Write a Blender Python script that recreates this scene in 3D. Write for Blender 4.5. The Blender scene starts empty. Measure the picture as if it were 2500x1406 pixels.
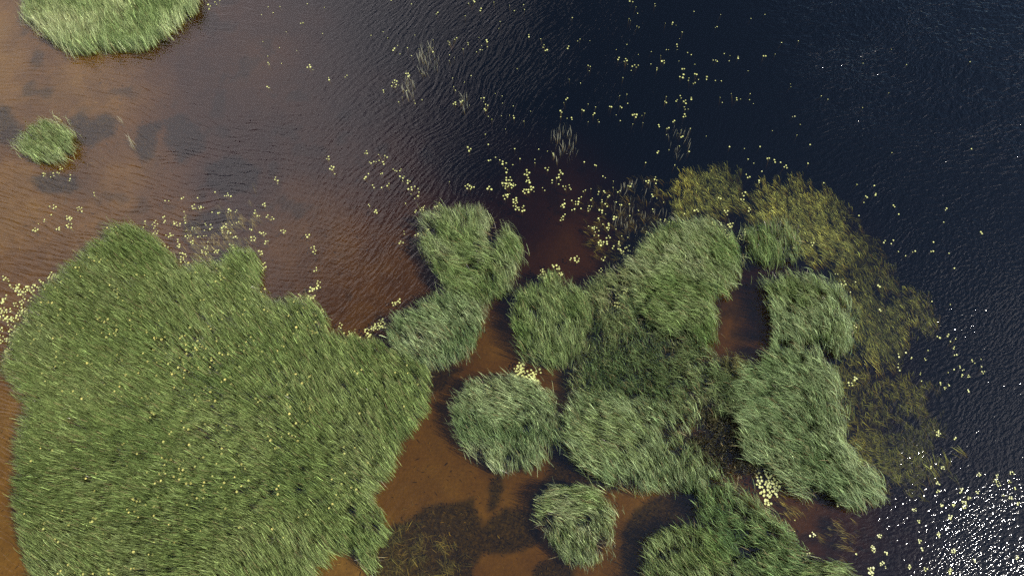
import bpy, math
import numpy as np
from mathutils import Vector
R = math.radians
rng = np.random.default_rng(7)
S = bpy.context.scene
COL = S.collection

# ------------------------------------------------------------------ camera, sky, sun, exposure
CAM_H, PITCH, FPX = 50.0, R(20), 1690.0          # drone 50 m over the lake, tilted 20 degrees from straight down
cam_d = bpy.data.cameras.new('camera'); cam = bpy.data.objects.new('camera', cam_d); COL.objects.link(cam)
cam.location = (0, 0, CAM_H); cam.rotation_euler = (PITCH, 0, 0)
cam_d.sensor_width = 36; cam_d.lens = FPX / 2500 * 36; cam_d.clip_end = 3000
S.camera = cam

SUN_EL, SUN_AZ = R(47.0), R(107)                   # azimuth clockwise from +Y (picture up)
world = bpy.data.worlds.new('World'); S.world = world; world.use_nodes = True
wn, wl = world.node_tree.nodes, world.node_tree.links
wn.clear()
wo = wn.new('ShaderNodeOutputWorld'); bg = wn.new('ShaderNodeBackground'); sky = wn.new('ShaderNodeTexSky')
sky.sky_type = 'NISHITA'; sky.sun_disc = False; sky.sun_elevation = SUN_EL; sky.sun_rotation = SUN_AZ
sky.air_density = 1.0; sky.dust_density = 0.6; sky.ozone_density = 3.0
bg.inputs['Strength'].default_value = 0.115
# thin broken cloud over the whole sky
tcw = wn.new('ShaderNodeTexCoord'); mpw = wn.new('ShaderNodeMapping'); nzw = wn.new('ShaderNodeTexNoise'); rpw = wn.new('ShaderNodeValToRGB')
mxw = wn.new('ShaderNodeMix'); mxw.data_type = 'RGBA'
mpw.inputs['Location'].default_value = (1.75, 0.35, 0.0)
nzw.inputs['Scale'].default_value = 1.3; nzw.inputs['Detail'].default_value = 5; nzw.inputs['Roughness'].default_value = 0.5
rpw.color_ramp.elements[0].position = 0.57; rpw.color_ramp.elements[0].color = (0, 0, 0, 1)
rpw.color_ramp.elements[1].position = 0.92; rpw.color_ramp.elements[1].color = (1, 1, 1, 1)
mxw.inputs['B'].default_value = (13.5, 12.7, 13.6, 1)
# a bank of bright cloud standing in the north-west, the part of the sky the left-hand water mirrors
nrm = wn.new('ShaderNodeVectorMath'); nrm.operation = 'DOT_PRODUCT'; nrm.inputs[1].default_value = (-0.60, 0.65, 0.47)
bnk = wn.new('ShaderNodeMapRange'); bnk.interpolation_type = 'SMOOTHSTEP'; bnk.inputs['From Min'].default_value = .66; bnk.inputs['From Max'].default_value = 1.0
bnk.inputs['To Min'].default_value = 0; bnk.inputs['To Max'].default_value = .50
adw = wn.new('ShaderNodeMath'); adw.operation = 'ADD'
wl.new(tcw.outputs['Generated'], nrm.inputs[0]); wl.new(nrm.outputs['Value'], bnk.inputs['Value']); wl.new(bnk.outputs[0], adw.inputs[0]); wl.new(nzw.outputs['Fac'], adw.inputs[1])
wl.new(tcw.outputs['Generated'], mpw.inputs['Vector']); wl.new(mpw.outputs[0], nzw.inputs['Vector'])
wl.new(adw.outputs[0], rpw.inputs['Fac']); wl.new(rpw.outputs['Color'], mxw.inputs['Factor'])
wl.new(sky.outputs[0], mxw.inputs['A']); wl.new(mxw.outputs['Result'], bg.inputs['Color']); wl.new(bg.outputs[0], wo.inputs['Surface'])

sun_d = bpy.data.lights.new('sun', 'SUN'); sun = bpy.data.objects.new('sun', sun_d); COL.objects.link(sun)
sun_d.energy = 4.6; sun_d.angle = R(0.53); sun_d.color = (1.0, 0.95, 0.86)
sdir = Vector((math.sin(SUN_AZ)*math.cos(SUN_EL), math.cos(SUN_AZ)*math.cos(SUN_EL), math.sin(SUN_EL)))
sun.rotation_euler = sdir.to_track_quat('Z', 'Y').to_euler(); sun.location = (60, -20, 80)

S.view_settings.view_transform = 'Standard'; S.view_settings.look = 'None'
S.view_settings.exposure = 0.6; S.view_settings.gamma = 1.0
S.render.engine = 'CYCLES'
S.cycles.use_denoising = False
S.cycles.sample_clamp_indirect = 4.0
S.cycles.use_adaptive_sampling = False
S.cycles.max_bounces = 5; S.cycles.transparent_max_bounces = 12

# ------------------------------------------------------------------ measuring: a photo pixel onto a level plane
cP, sP = math.cos(PITCH), math.sin(PITCH)
def unproj(px, py, z=0.0):
    a = (np.asarray(px, float) - 1250) / FPX; b = -(np.asarray(py, float) - 703) / FPX
    dx, dy, dz = a, sP + b*cP, -cP + b*sP
    t = (z - CAM_H) / dz
    return dx*t, dy*t
def proj(x, y, z=0.0):
    v = np.asarray(z) - CAM_H
    yc = y*cP + v*sP; zc = -y*sP + v*cP      # camera space
    return 1250 + FPX*x/(-zc), 703 - FPX*yc/(-zc)

# ------------------------------------------------------------------ numpy noise
def vnoise(x, y, seed=0):
    r = np.random.default_rng(seed); T = r.random((256, 256))
    xi = np.floor(x).astype(int); yi = np.floor(y).astype(int); fx = x-xi; fy = y-yi
    fx = fx*fx*(3-2*fx); fy = fy*fy*(3-2*fy)
    a = T[xi % 256, yi % 256]; b = T[(xi+1) % 256, yi % 256]; c = T[xi % 256, (yi+1) % 256]; d = T[(xi+1) % 256, (yi+1) % 256]
    return (a*(1-fx)+b*fx)*(1-fy) + (c*(1-fx)+d*fx)*fy
def fbm(x, y, seed=0, octv=4):
    s = 0; a = .5; t = 0
    for k in range(octv):
        s = s + a*vnoise(x*2**k + 17*k, y*2**k - 9*k, seed+k); t += a; a *= .5
    return s/t
def in_poly(px, py, poly):
    P = np.asarray(poly, float); c = np.zeros(np.shape(px), bool)
    j = len(P)-1
    for i in range(len(P)):
        xi, yi = P[i]; xj, yj = P[j]
        if yi != yj:
            c ^= ((yi > py) != (yj > py)) & (px < (xj-xi)*(py-yi)/(yj-yi)+xi)
        j = i
    return c
def poly_dist(px, py, poly):
    P = np.asarray(poly, float); d = np.full(np.shape(px), 1e9)
    for i in range(len(P)):
        a = P[i-1]; b = P[i]; ab = b-a; L = max((ab**2).sum(), 1e-9)
        t = np.clip(((px-a[0])*ab[0]+(py-a[1])*ab[1])/L, 0, 1)
        d = np.minimum(d, np.hypot(px-a[0]-t*ab[0], py-a[1]-t*ab[1]))
    return np.where(in_poly(px, py, poly), d, -d)     # positive inside
def idw(px, py, pts, vals, p=2.4, soft=25.0):
    pts = np.asarray(pts, float); vals = np.asarray(vals, float)
    if vals.ndim == 1: vals = vals[:, None]
    num = np.zeros(np.shape(px)+(vals.shape[1],)); den = np.zeros(np.shape(px))
    for (x, y), v in zip(pts, vals):
        w = ((px-x)**2+(py-y)**2+soft**2)**(-p/2); num += w[..., None]*v; den += w
    return num/den[..., None]

# ------------------------------------------------------------------ node helpers
def material(name):
    m = bpy.data.materials.new(name); m.use_nodes = True; m.node_tree.nodes.clear()
    return m, m.node_tree.nodes, m.node_tree.links
def N(nodes, t, **kw):
    n = nodes.new(t)
    for k, v in kw.items():
        if k in n.inputs: n.inputs[k].default_value = v
        else: setattr(n, k, v)
    return n
def attr_mat(name, rough=.45, spec=.5, bump=0, trans=0.0):
    m, n, l = material(name)
    o = N(n, 'ShaderNodeOutputMaterial'); p = N(n, 'ShaderNodeBsdfPrincipled'); a = N(n, 'ShaderNodeAttribute', attribute_name='Col')
    p.inputs['Roughness'].default_value = rough; p.inputs['Specular IOR Level'].default_value = spec
    # fine streaks and age blotches along the leaves
    tc = N(n, 'ShaderNodeTexCoord'); nz = N(n, 'ShaderNodeTexNoise', Scale=14.0, Detail=3.0)
    mr = N(n, 'ShaderNodeMapRange'); mr.inputs['To Min'].default_value = .75; mr.inputs['To Max'].default_value = 1.25
    mx = N(n, 'ShaderNodeMix', data_type='RGBA', blend_type='MULTIPLY'); mx.inputs['Factor'].default_value = 1.0
    l.new(tc.outputs['Object'], nz.inputs['Vector']); l.new(nz.outputs['Fac'], mr.inputs['Value'])
    l.new(a.outputs['Color'], mx.inputs['A']); l.new(mr.outputs['Result'], mx.inputs['B'])
    l.new(mx.outputs['Result'], p.inputs['Base Color'])
    if trans > 0:
        t = N(n, 'ShaderNodeBsdfTranslucent'); ms = N(n, 'ShaderNodeMixShader', Fac=trans)
        l.new(mx.outputs['Result'], t.inputs['Color']); l.new(p.outputs[0], ms.inputs[1]); l.new(t.outputs[0], ms.inputs[2]); l.new(ms.outputs[0], o.inputs['Surface'])
    else:
        l.new(p.outputs[0], o.inputs['Surface'])
    return m

# ------------------------------------------------------------------ outlines measured on the photograph (pixels)
BEDS = {
 'A': [(62,40),(70,-70),(475,-70),(472,8),(455,25),(420,52),(400,76),(370,98),(320,106),(255,104),(182,118),(150,108),(120,85),(95,60)],
 'B': [(40,352),(50,332),(70,314),(100,302),(140,298),(165,310),(177,330),(172,360),(150,382),(110,391),(75,383),(50,367)],
 'C': [(270,556),(310,549),(345,560),(380,590),(410,620),(432,655),(460,662),(500,648),(545,640),(575,612),(610,620),(630,655),(622,685),(625,708),(660,738),(690,745),(705,730),(760,740),(788,772),(785,803),(810,823),(850,830),(900,834),(940,840),(965,853),(1000,878),(1028,895),(1040,915),(1048,950),(1043,985),(1020,1028),(985,1068),(960,1108),(948,1140),(920,1180),(905,1215),(918,1250),(938,1288),(928,1333),(912,1345),(916,1365),(903,1388),(880,1368),(850,1335),(810,1348),(780,1375),(760,1395),(740,1470),(92,1470),(72,1380),(52,1310),(40,1220),(47,1150),(44,1090),(52,1040),(72,1000),(48,960),(24,925),(14,870),(32,832),(68,777),(84,733),(112,708),(152,664),(192,638),(218,604),(250,580)],
 'D': [(1042,526),(1080,506),(1130,506),(1176,516),(1192,535),(1180,572),(1205,575),(1232,558),(1262,582),(1268,612),(1255,660),(1240,695),(1215,715),(1200,735),(1175,738),(1140,722),(1100,710),(1085,682),(1062,657),(1045,622),(1032,592),(1047,562),(1034,535)],
 'E': [(1098,718),(1140,725),(1170,750),(1172,790),(1160,830),(1140,858),(1100,878),(1060,890),(1020,882),(985,865),(957,835),(950,802),(975,772),(1010,752),(1050,737)],
 'F': [(1117,962),(1150,938),(1200,926),(1260,925),(1310,942),(1345,972),(1357,1020),(1355,1070),(1335,1110),(1295,1138),(1250,1147),(1215,1143),(1170,1118),(1135,1083),(1113,1040),(1108,992)],
 'G': [(1322,1222),(1350,1198),(1400,1190),(1450,1193),(1480,1212),(1496,1250),(1500,1300),(1480,1348),(1440,1373),(1400,1363),(1360,1338),(1327,1290),(1313,1252)],
 'H1': [(1255,760),(1275,718),(1310,690),(1350,670),(1385,698),(1430,717),(1440,760),(1432,800),(1420,850),(1400,868),(1360,888),(1320,882),(1285,863),(1264,820)],
 'H2': [(1640,550),(1690,538),(1740,548),(1785,577),(1805,622),(1795,670),(1770,710),(1740,735),(1748,790),(1735,850),(1690,815),(1610,800),(1565,740),(1550,690),(1530,645),(1568,615),(1590,583)],
 'H3': [(1425,715),(1450,690),(1490,662),(1530,650),(1550,690),(1575,760),(1620,800),(1690,812),(1738,845),(1735,870),(1765,905),(1795,935),(1803,965),(1795,1000),(1700,1010),(1600,990),(1480,965),(1400,975),(1392,930),(1402,890),(1415,858),(1432,800),(1435,760)],
 'H4': [(1397,965),(1480,960),(1600,985),(1700,1000),(1685,1060),(1720,1130),(1765,1150),(1725,1198),(1640,1187),(1560,1192),(1500,1178),(1430,1140),(1392,1090),(1380,1030)],
 'H6': [(1868,690),(1920,672),(1980,680),(2040,702),(2070,740),(2085,780),(2070,840),(2022,880),(2045,930),(2060,1000),(2055,1080),(2100,1130),(2150,1172),(2150,1210),(2100,1238),(2060,1228),(2022,1188),(1962,1205),(1925,1185),(1905,1150),(1870,1128),(1835,1120),(1815,1085),(1815,1040),(1800,1000),(1800,955),(1832,895),(1890,858),(1897,800),(1885,740)],
 'H7': [(1715,1190),(1775,1172),(1815,1178),(1838,1222),(1870,1250),(1905,1275),(1945,1320),(1968,1370),(1975,1470),(1850,1470),(1800,1395),(1750,1330),(1718,1290),(1712,1240)],
 'H8': [(1600,1318),(1640,1295),(1700,1290),(1750,1313),(1775,1350),(1772,1470),(1600,1470),(1582,1385)],
 'H9': [(1950,1405),(1990,1380),(2050,1375),(2100,1402),(2112,1470),(1940,1470)],
 'H10': [(1760,880),(1790,862),(1815,882),(1802,905),(1772,905)],
 'H11': [(1830,575),(1870,550),(1930,555),(1955,590),(1940,628),(1890,648),(1852,620)],
 'S1': [(1650,480),(1680,405),(1720,400),(1770,412),(1800,440),(1810,480),(1770,497),(1710,503),(1660,525),(1640,500)],
 'S2': [(1848,490),(1890,452),(1950,435),(2010,462),(2050,500),(2090,540),(2100,600),(2060,630),(2000,620),(1955,590),(1880,550),(1850,530)],
 'S3': [(2090,720),(2140,662),(2190,645),(2240,682),(2270,732),(2297,780),(2260,832),(2235,850),(2200,882),(2150,890),(2125,840),(2140,800),(2105,770)],
 'S4': [(2030,885),(2080,860),(2110,920),(2200,900),(2270,960),(2300,1060),(2270,1180),(2180,1210),(2110,1130),(2065,1080),(2068,1000),(2045,930)],
 'S5': [(1440,500),(1520,450),(1620,440),(1650,520),(1600,580),(1560,615),(1500,640),(1440,580)],
 'S6': [(400,590),(450,575),(520,560),(560,505),(600,482),(628,530),(605,575),(540,590),(500,640),(440,650)],
 'S7': [(2285,1100),(2315,1085),(2340,1115),(2320,1145),(2295,1140)],
 'S8': [(2030,1280),(2060,1262),(2090,1285),(2088,1335),(2045,1345),(2025,1315)],
 'S9': [(1895,1225),(1935,1220),(1955,1240),(1950,1275),(1915,1262)],
 'S10': [(900,1400),(935,1320),(1010,1285),(1090,1300),(1130,1345),(1120,1430),(900,1430)],
 'S11': [(2070,620),(2095,545),(2150,590),(2165,640),(2110,690),(2075,720),(2100,790),(2130,850),(2090,860),(2075,790),(2060,700),(2050,650)],
}
DARK = [  # dark weed growing on the bed
 [(395,290),(425,272),(465,285),(488,320),(480,350),(455,365),(430,385),(415,355),(398,335)],
 [(330,300),(360,290),(385,292),(372,318),(362,350),(365,375),(340,380),(325,350)],
 [(165,290),(190,275),(215,285),(250,275),(272,285),(265,320),(235,330),(215,350),(180,340)],
 [(-80,255),(10,258),(22,290),(45,315),(40,340),(-80,348)],
 [(905,1330),(940,1300),(1000,1265),(1060,1228),(1150,1228),(1180,1290),(1235,1240),(1310,1250),(1312,1320),(1250,1350),(1180,1345),(1150,1380),(1140,1440),(900,1440)],
 [(1530,1300),(1560,1250),(1605,1215),(1720,1195),(1730,1290),(1640,1300),(1590,1330),(1580,1440),(1520,1440),(1530,1370)],
 [(1345,1050),(1385,1010),(1400,1090),(1450,1150),(1500,1190),(1390,1190),(1340,1190),(1320,1260),(1290,1240),(1345,1150)],
 [(1035,890),(1095,885),(1130,895),(1100,910),(1080,940),(1045,960)],
 [(500,390),(560,370),(620,400),(610,445),(540,460),(500,440)],
 [(1200,1180),(1215,1160),(1225,1190),(1210,1240),(1195,1240)],
 [(1380,870),(1420,860),(1410,900),(1395,960),(1375,940),(1370,900)],
 [(1310,1380),(1370,1360),(1400,1380),(1400,1440),(1300,1440)],
 [(80,430),(130,420),(175,430),(175,455),(130,460),(90,455)],
 [(440,540),(480,520),(530,500),(560,520),(520,560),(450,570)],
]
# open-water depth of the bed, metres, read from how brown or black the water looks
DEPTH = [((-100,1400),.42),((20,1100),.42),((-50,850),.50),((50,500),.44),((-100,100),.36),((200,200),.42),((300,430),.55),((400,500),.62),
 ((150,600),.52),((600,120),.9),((700,480),.82),((800,620),.72),((600,230),1.02),((760,330),1.12),((620,350),1.12),((560,420),1.05),((720,540),.72),((950,480),.95),((900,250),1.35),((1000,650),.75),((900,760),.68),((1150,350),1.9),((1300,520),1.35),
 ((1300,150),2.6),((1600,150),3.4),((1000,40),2.0),((2000,250),4.2),((2400,100),4.5),((2400,600),4.0),((1700,330),2.8),((1330,620),.95),((1400,620),1.0),
 ((1200,830),.64),((1070,1000),.62),((1050,1130),.58),((1200,1250),.56),((1380,930),.60),((1530,1250),.60),((1450,1350),.60),((500,1000),.4),((400,1300),.4),((830,1390),.42),
 ((1800,780),.72),((1820,860),.72),((1750,520),1.3),((2050,640),1.45),((2130,860),1.5),((2200,1000),1.6),((2300,1200),1.7),((2450,1300),2.6),((2440,950),3.2),
 ((1950,1290),.85),((2080,1320),1.2),((2200,1400),1.7),((1960,1240),.85),((1650,1000),.6),((1700,1260),.65),((1900,1000),.7)]
def depth_at(x, y):
    px, py = proj(x, y, 0.0)
    d = idw(px, py, [p for p, v in DEPTH], [v for p, v in DEPTH], 3.0, 60)[..., 0]
    return d * (1 + .28*(fbm(x*.22, y*.22, 40, 3)-.5)) + .10*(fbm(x*.9+5, y*.9, 44, 3)-.5)

# ------------------------------------------------------------------ bed and water
def axis(lo, hi, step, far):
    c = np.arange(lo, hi+step*.5, step)
    out = []; v = step; p = hi
    while p < far: v *= 1.7; p += v; out.append(p)
    lo_out = []; v = step; p = lo
    while p > -far: v *= 1.7; p -= v; lo_out.append(p)
    return np.concatenate([lo_out[::-1], c, out])
def grid_mesh(name, X, Y, Z, close_to=None):
    nx, ny = len(X), len(Y)
    gx, gy = np.meshgrid(X, Y, indexing='ij')
    co = np.stack([gx, gy, Z], -1).reshape(-1, 3)
    i, j = np.meshgrid(np.arange(nx-1), np.arange(ny-1), indexing='ij')
    a = (i*ny+j).ravel()
    f = np.stack([a, a+ny, a+ny+1, a+1], -1)
    faces = f.tolist(); verts = co
    if close_to is not None:
        loop = [k*ny for k in range(nx)] + [(nx-1)*ny+k for k in range(1, ny)] + [k*ny+ny-1 for k in range(nx-2, -1, -1)] + [k for k in range(ny-2, 0, -1)]
        n0 = len(verts); low = verts[loop].copy(); low[:, 2] = close_to
        verts = np.vstack([verts, low]); L = len(loop)
        faces += [[loop[(k+1) % L], loop[k], n0+k, n0+(k+1) % L] for k in range(L)]
        faces.append([n0+k for k in range(L)][::-1])
    me = bpy.data.meshes.new(name); me.from_pydata(verts.tolist(), [], faces); me.update()
    return me, gx, gy
def link(name, me, mat, parent=None, **props):
    o = bpy.data.objects.new(name, me); COL.objects.link(o)
    if mat is not None and not me.materials: me.materials.append(mat)
    if parent is not None: o.parent = parent
    for k, v in props.items(): o[k] = v
    return o
def empty(name, loc, **props):
    o = bpy.data.objects.new(name, None); COL.objects.link(o); o.location = loc; o.empty_display_size = .3
    for k, v in props.items(): o[k] = v
    return o

X = axis(-54, 54, .25, 420); Y = axis(-9, 56, .25, 420)
gx, gy = np.meshgrid(X, Y, indexing='ij')
cx, cy = np.clip(gx, -60, 60), np.clip(gy, -14, 62)
dep = depth_at(cx, cy)
far = np.hypot(gx-cx, gy-cy); dep = dep*np.exp(-far/60) + 4.3*(1-np.exp(-far/60))
px, py = proj(cx, cy, 0.0)
weed = np.zeros(gx.shape)
wob = 16*(fbm(gx*.7, gy*.7, 60, 4)-.5) + 14*(fbm(gx*2.1, gy*2.1, 63, 3)-.5)
for poly in DARK: weed = np.maximum(weed, 1/(1+np.exp(-(poly_dist(px, py, poly)+wob+6)/2.6)))
blot = np.clip((fbm(gx*.55+9, gy*.55, 71, 4)-.60)*9, 0, 1)*.75            # scattered small weed tufts
blot *= np.clip((fbm(gx*.12+3, gy*.12, 75, 2)-.42)*6, 0, 1)
weed = np.maximum(weed, blot)
for k_, poly in BEDS.items():                     # rotten reed litter covers the bed under the stands
    if k_[0] != 'S': weed = np.maximum(weed, 1/(1+np.exp(-(poly_dist(px, py, poly)-4+wob*.3)/4)))
zb = -dep + .06*weed
bed_me, _, _ = grid_mesh('lake_bed', X, Y, zb)
at = bed_me.attributes.new('weed', 'FLOAT', 'POINT'); at.data.foreach_set('value', weed.ravel().astype(np.float32))
for p in bed_me.polygons: p.use_smooth = True

m, n, l = material('peaty_bed')
o = N(n, 'ShaderNodeOutputMaterial'); p = N(n, 'ShaderNodeBsdfPrincipled', Roughness=.9); p.inputs['Specular IOR Level'].default_value = .1
a = N(n, 'ShaderNodeAttribute', attribute_name='weed'); tc = N(n, 'ShaderNodeTexCoord')
n1 = N(n, 'ShaderNodeTexNoise', Scale=.35, Detail=6.0, Roughness=.6); n2 = N(n, 'ShaderNodeTexNoise', Scale=5.0, Detail=5.0, Roughness=.7)
for q in (n1, n2): l.new(tc.outputs['Object'], q.inputs['Vector'])
r1 = N(n, 'ShaderNodeValToRGB'); l.new(n1.outputs['Fac'], r1.inputs['Fac'])
e = r1.color_ramp.elements; e[0].position = .3; e[0].color = (.30, .212, .10, 1); e[1].position = .70; e[1].color = (.47, .34, .17, 1)
mr = N(n, 'ShaderNodeMapRange'); mr.inputs['From Min'].default_value = .3; mr.inputs['From Max'].default_value = .7; mr.inputs['To Min'].default_value = .78; mr.inputs['To Max'].default_value = 1.2
l.new(n2.outputs['Fac'], mr.inputs['Value'])
mu = N(n, 'ShaderNodeMix', data_type='RGBA', blend_type='MULTIPLY'); mu.inputs['Factor'].default_value = 1
l.new(r1.outputs['Color'], mu.inputs['A']); l.new(mr.outputs['Result'], mu.inputs['B'])
r2 = N(n, 'ShaderNodeValToRGB'); l.new(n2.outputs['Fac'], r2.inputs['Fac'])
e = r2.color_ramp.elements; e[0].position = .38; e[0].color = (.028, .028, .02, 1); e[1].position = .68; e[1].color = (.20, .165, .075, 1)
ad = N(n, 'ShaderNodeMath', operation='MULTIPLY_ADD'); l.new(n2.outputs['Fac'], ad.inputs[0]); ad.inputs[1].default_value = .8; ad.inputs[2].default_value = -.4
ad2 = N(n, 'ShaderNodeMath', operation='ADD', use_clamp=True); l.new(ad.outputs[0], ad2.inputs[0]); l.new(a.outputs['Fac'], ad2.inputs[1])
ml = N(n, 'ShaderNodeMath', operation='MULTIPLY'); l.new(ad2.outputs[0], ml.inputs[0])
st = N(n, 'ShaderNodeMapRange'); l.new(a.outputs['Fac'], st.inputs['Value']); st.inputs['From Max'].default_value = .25; l.new(st.outputs['Result'], ml.inputs[1])
mx = N(n, 'ShaderNodeMix', data_type='RGBA'); l.new(ml.outputs[0], mx.inputs['Factor']); l.new(mu.outputs['Result'], mx.inputs['A']); l.new(r2.outputs['Color'], mx.inputs['B'])
l.new(mx.outputs['Result'], p.inputs['Base Color'])
bp = N(n, 'ShaderNodeBump', Strength=.6, Distance=.09); l.new(n2.outputs['Fac'], bp.inputs['Height']); l.new(bp.outputs[0], p.inputs['Normal'])
l.new(p.outputs[0], o.inputs['Surface'])
link('lake_bed', bed_me, m, kind='structure', label='brown peaty lake bed seen through the shallow water')

# water: clear tea-brown water with a rippled surface
XW = axis(-54, 54, .5, 420); YW = axis(-9, 56, .5, 420)
gxw, gyw = np.meshgrid(XW, YW, indexing='ij')
wat_me, _, _ = grid_mesh('water', XW, YW, np.zeros(gxw.shape), close_to=-7.0)
pxw, pyw = proj(np.clip(gxw, -60, 60), np.clip(gyw, -14, 62))
#            how strong the chop is, and the direction the crests run (degrees from +X)
WAVE = [((50,150),.55,-8),((100,700),.5,-10),((20,1200),.35,30),((400,400),.55,-20),((600,150),.55,25),((350,120),.55,-5),((800,300),.55,30),((1000,150),.65,55),((1100,300),.55,60),
 ((900,600),.7,15),((700,650),.25,0),((1200,450),.4,70),((1500,80),.85,45),((1700,250),.7,40),((1400,500),.25,60),((1250,830),.5,-40),((1100,1150),.35,-15),((1400,1000),.35,20),((1450,1350),.35,-20),
 ((2100,80),2.5,22),((2450,200),2.3,12),((2300,450),1.5,8),((2450,700),1.1,8),((1850,780),.3,70),((2200,900),.55,20),((2450,1000),.8,15),((1980,1290),.75,80),((2250,1250),.70,40),((2450,1350),1.0,15)]
ch = idw(pxw, pyw, [w[0] for w in WAVE], [(w[1], math.cos(R(w[2])), math.sin(R(w[2]))) for w in WAVE], 3.0, 80)
def add_attr(me, nm, v):
    full = np.zeros(len(me.vertices), np.float32); full[:v.size] = v.ravel(); q = me.attributes.new(nm, 'FLOAT', 'POINT'); q.data.foreach_set('value', full)
add_attr(wat_me, 'chop', ch[..., 0])
m, n, l = material('lake_water')
o = N(n, 'ShaderNodeOutputMaterial'); tc = N(n, 'ShaderNodeTexCoord'); ac = N(n, 'ShaderNodeAttribute', attribute_name='chop')
sep = N(n, 'ShaderNodeSeparateXYZ'); l.new(tc.outputs['Object'], sep.inputs[0])
wob = N(n, 'ShaderNodeTexNoise', Scale=.09, Detail=2.0); l.new(tc.outputs['Object'], wob.inputs['Vector'])
wv = N(n, 'ShaderNodeVectorMath', operation='SCALE'); wv.inputs['Scale'].default_value = 5.0; l.new(wob.outputs['Color'], wv.inputs[0])
wa = N(n, 'ShaderNodeVectorMath', operation='ADD'); l.new(tc.outputs['Object'], wa.inputs[0]); l.new(wv.outputs[0], wa.inputs[1])
def layer(ang, sc_along, sc_across, detail, loc):
    mp = N(n, 'ShaderNodeMapping', vector_type='TEXTURE'); mp.inputs['Rotation'].default_value = (0, 0, R(ang)); mp.inputs['Location'].default_value = loc
    mp.inputs['Scale'].default_value = (1/sc_along, 1/sc_across, 1)
    nz = N(n, 'ShaderNodeTexNoise', Scale=1.0, Detail=detail, Roughness=.5); nz.noise_dimensions = '2D' if hasattr(nz, 'noise_dimensions') else nz.noise_dimensions
    l.new(wa.outputs[0], mp.inputs['Vector']); l.new(mp.outputs[0], nz.inputs['Vector']); return nz.outputs['Fac']
fl = layer(-12, .55, 3.6, 1.5, (3, 1, 0))       # left: long fine ripples
fm = layer(52, .8, 3.6, 1.5, (7, 2, 0))         # middle: steep diagonal ripples
fr = layer(16, .9, 2.7, 2.5, (1, 9, 0))         # right: bigger broken chop
fx = layer(40, 2.6, 3.4, 2.0, (4, 4, 0))        # small cross chop everywhere
def mrange(src, a0, a1, b0=0., b1=1.):
    q = N(n, 'ShaderNodeMapRange', interpolation_type='SMOOTHSTEP'); q.inputs['From Min'].default_value = a0; q.inputs['From Max'].default_value = a1
    q.inputs['To Min'].default_value = b0; q.inputs['To Max'].default_value = b1; l.new(src, q.inputs['Value']); return q.outputs['Result']
def mixf(f, a, b):
    q = N(n, 'ShaderNodeMix', data_type='FLOAT'); l.new(f, q.inputs['Factor']); l.new(a, q.inputs['A']); l.new(b, q.inputs['B']); return q.outputs['Result']
def mth(op, a, b):
    q = N(n, 'ShaderNodeMath', operation=op)
    for k, v in enumerate((a, b)):
        if isinstance(v, (int, float)): q.inputs[k].default_value = v
        else: l.new(v, q.inputs[k])
    return q.outputs[0]
h = mixf(mrange(sep.outputs['X'], -26, -8), fl, mth('MULTIPLY', fm, .38))
h = mixf(mrange(sep.outputs['X'], 8, 28), h, mth('MULTIPLY', fr, .50))
fs = layer(24, 2.4, 4.8, 1.5, (2, 6, 0))         # lower right: short choppy facets that catch the sun
near = mth('MULTIPLY', mrange(sep.outputs['X'], 17, 27), mrange(sep.outputs['Y'], 16, 30, 1., 0.))
h = mixf(near, h, mth('MULTIPLY', fs, .54))
h = mth('ADD', h, mth('MULTIPLY', fx, .25))
h = mth('MULTIPLY', h, ac.outputs['Fac'])
bp = N(n, 'ShaderNodeBump', Strength=1.0, Distance=.09); l.new(h, bp.inputs['Height'])
geo = N(n, 'ShaderNodeNewGeometry'); dt = N(n, 'ShaderNodeVectorMath', operation='DOT_PRODUCT'); l.new(bp.outputs[0], dt.inputs[0]); l.new(geo.outputs['Incoming'], dt.inputs[1])
F0 = .05                                        # reflectance head-on, rising towards grazing (same from both sides of the surface)
fr_ = N(n, 'ShaderNodeMath', operation='MULTIPLY_ADD', use_clamp=True)
l.new(mth('POWER', mth('SUBTRACT', 1.0, mth('ABSOLUTE', dt.outputs['Value'], 0)), 5.0), fr_.inputs[0]); fr_.inputs[1].default_value = 1-F0; fr_.inputs[2].default_value = F0
gl = N(n, 'ShaderNodeBsdfGlossy', Roughness=.036); l.new(bp.outputs[0], gl.inputs['Normal'])
tr = N(n, 'ShaderNodeBsdfTransparent'); ms = N(n, 'ShaderNodeMixShader')
l.new(fr_.outputs[0], ms.inputs['Fac']); l.new(tr.outputs[0], ms.inputs[1]); l.new(gl.outputs[0], ms.inputs[2]); l.new(ms.outputs[0], o.inputs['Surface'])
va = N(n, 'ShaderNodeVolumeAbsorption', Density=3.3); va.inputs['Color'].default_value = (.62, .515, .12, 1); l.new(va.outputs[0], o.inputs['Volume'])
link('water', wat_me, m, kind='structure', label='tea-brown rippled lake water turning navy to the upper right')

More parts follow.
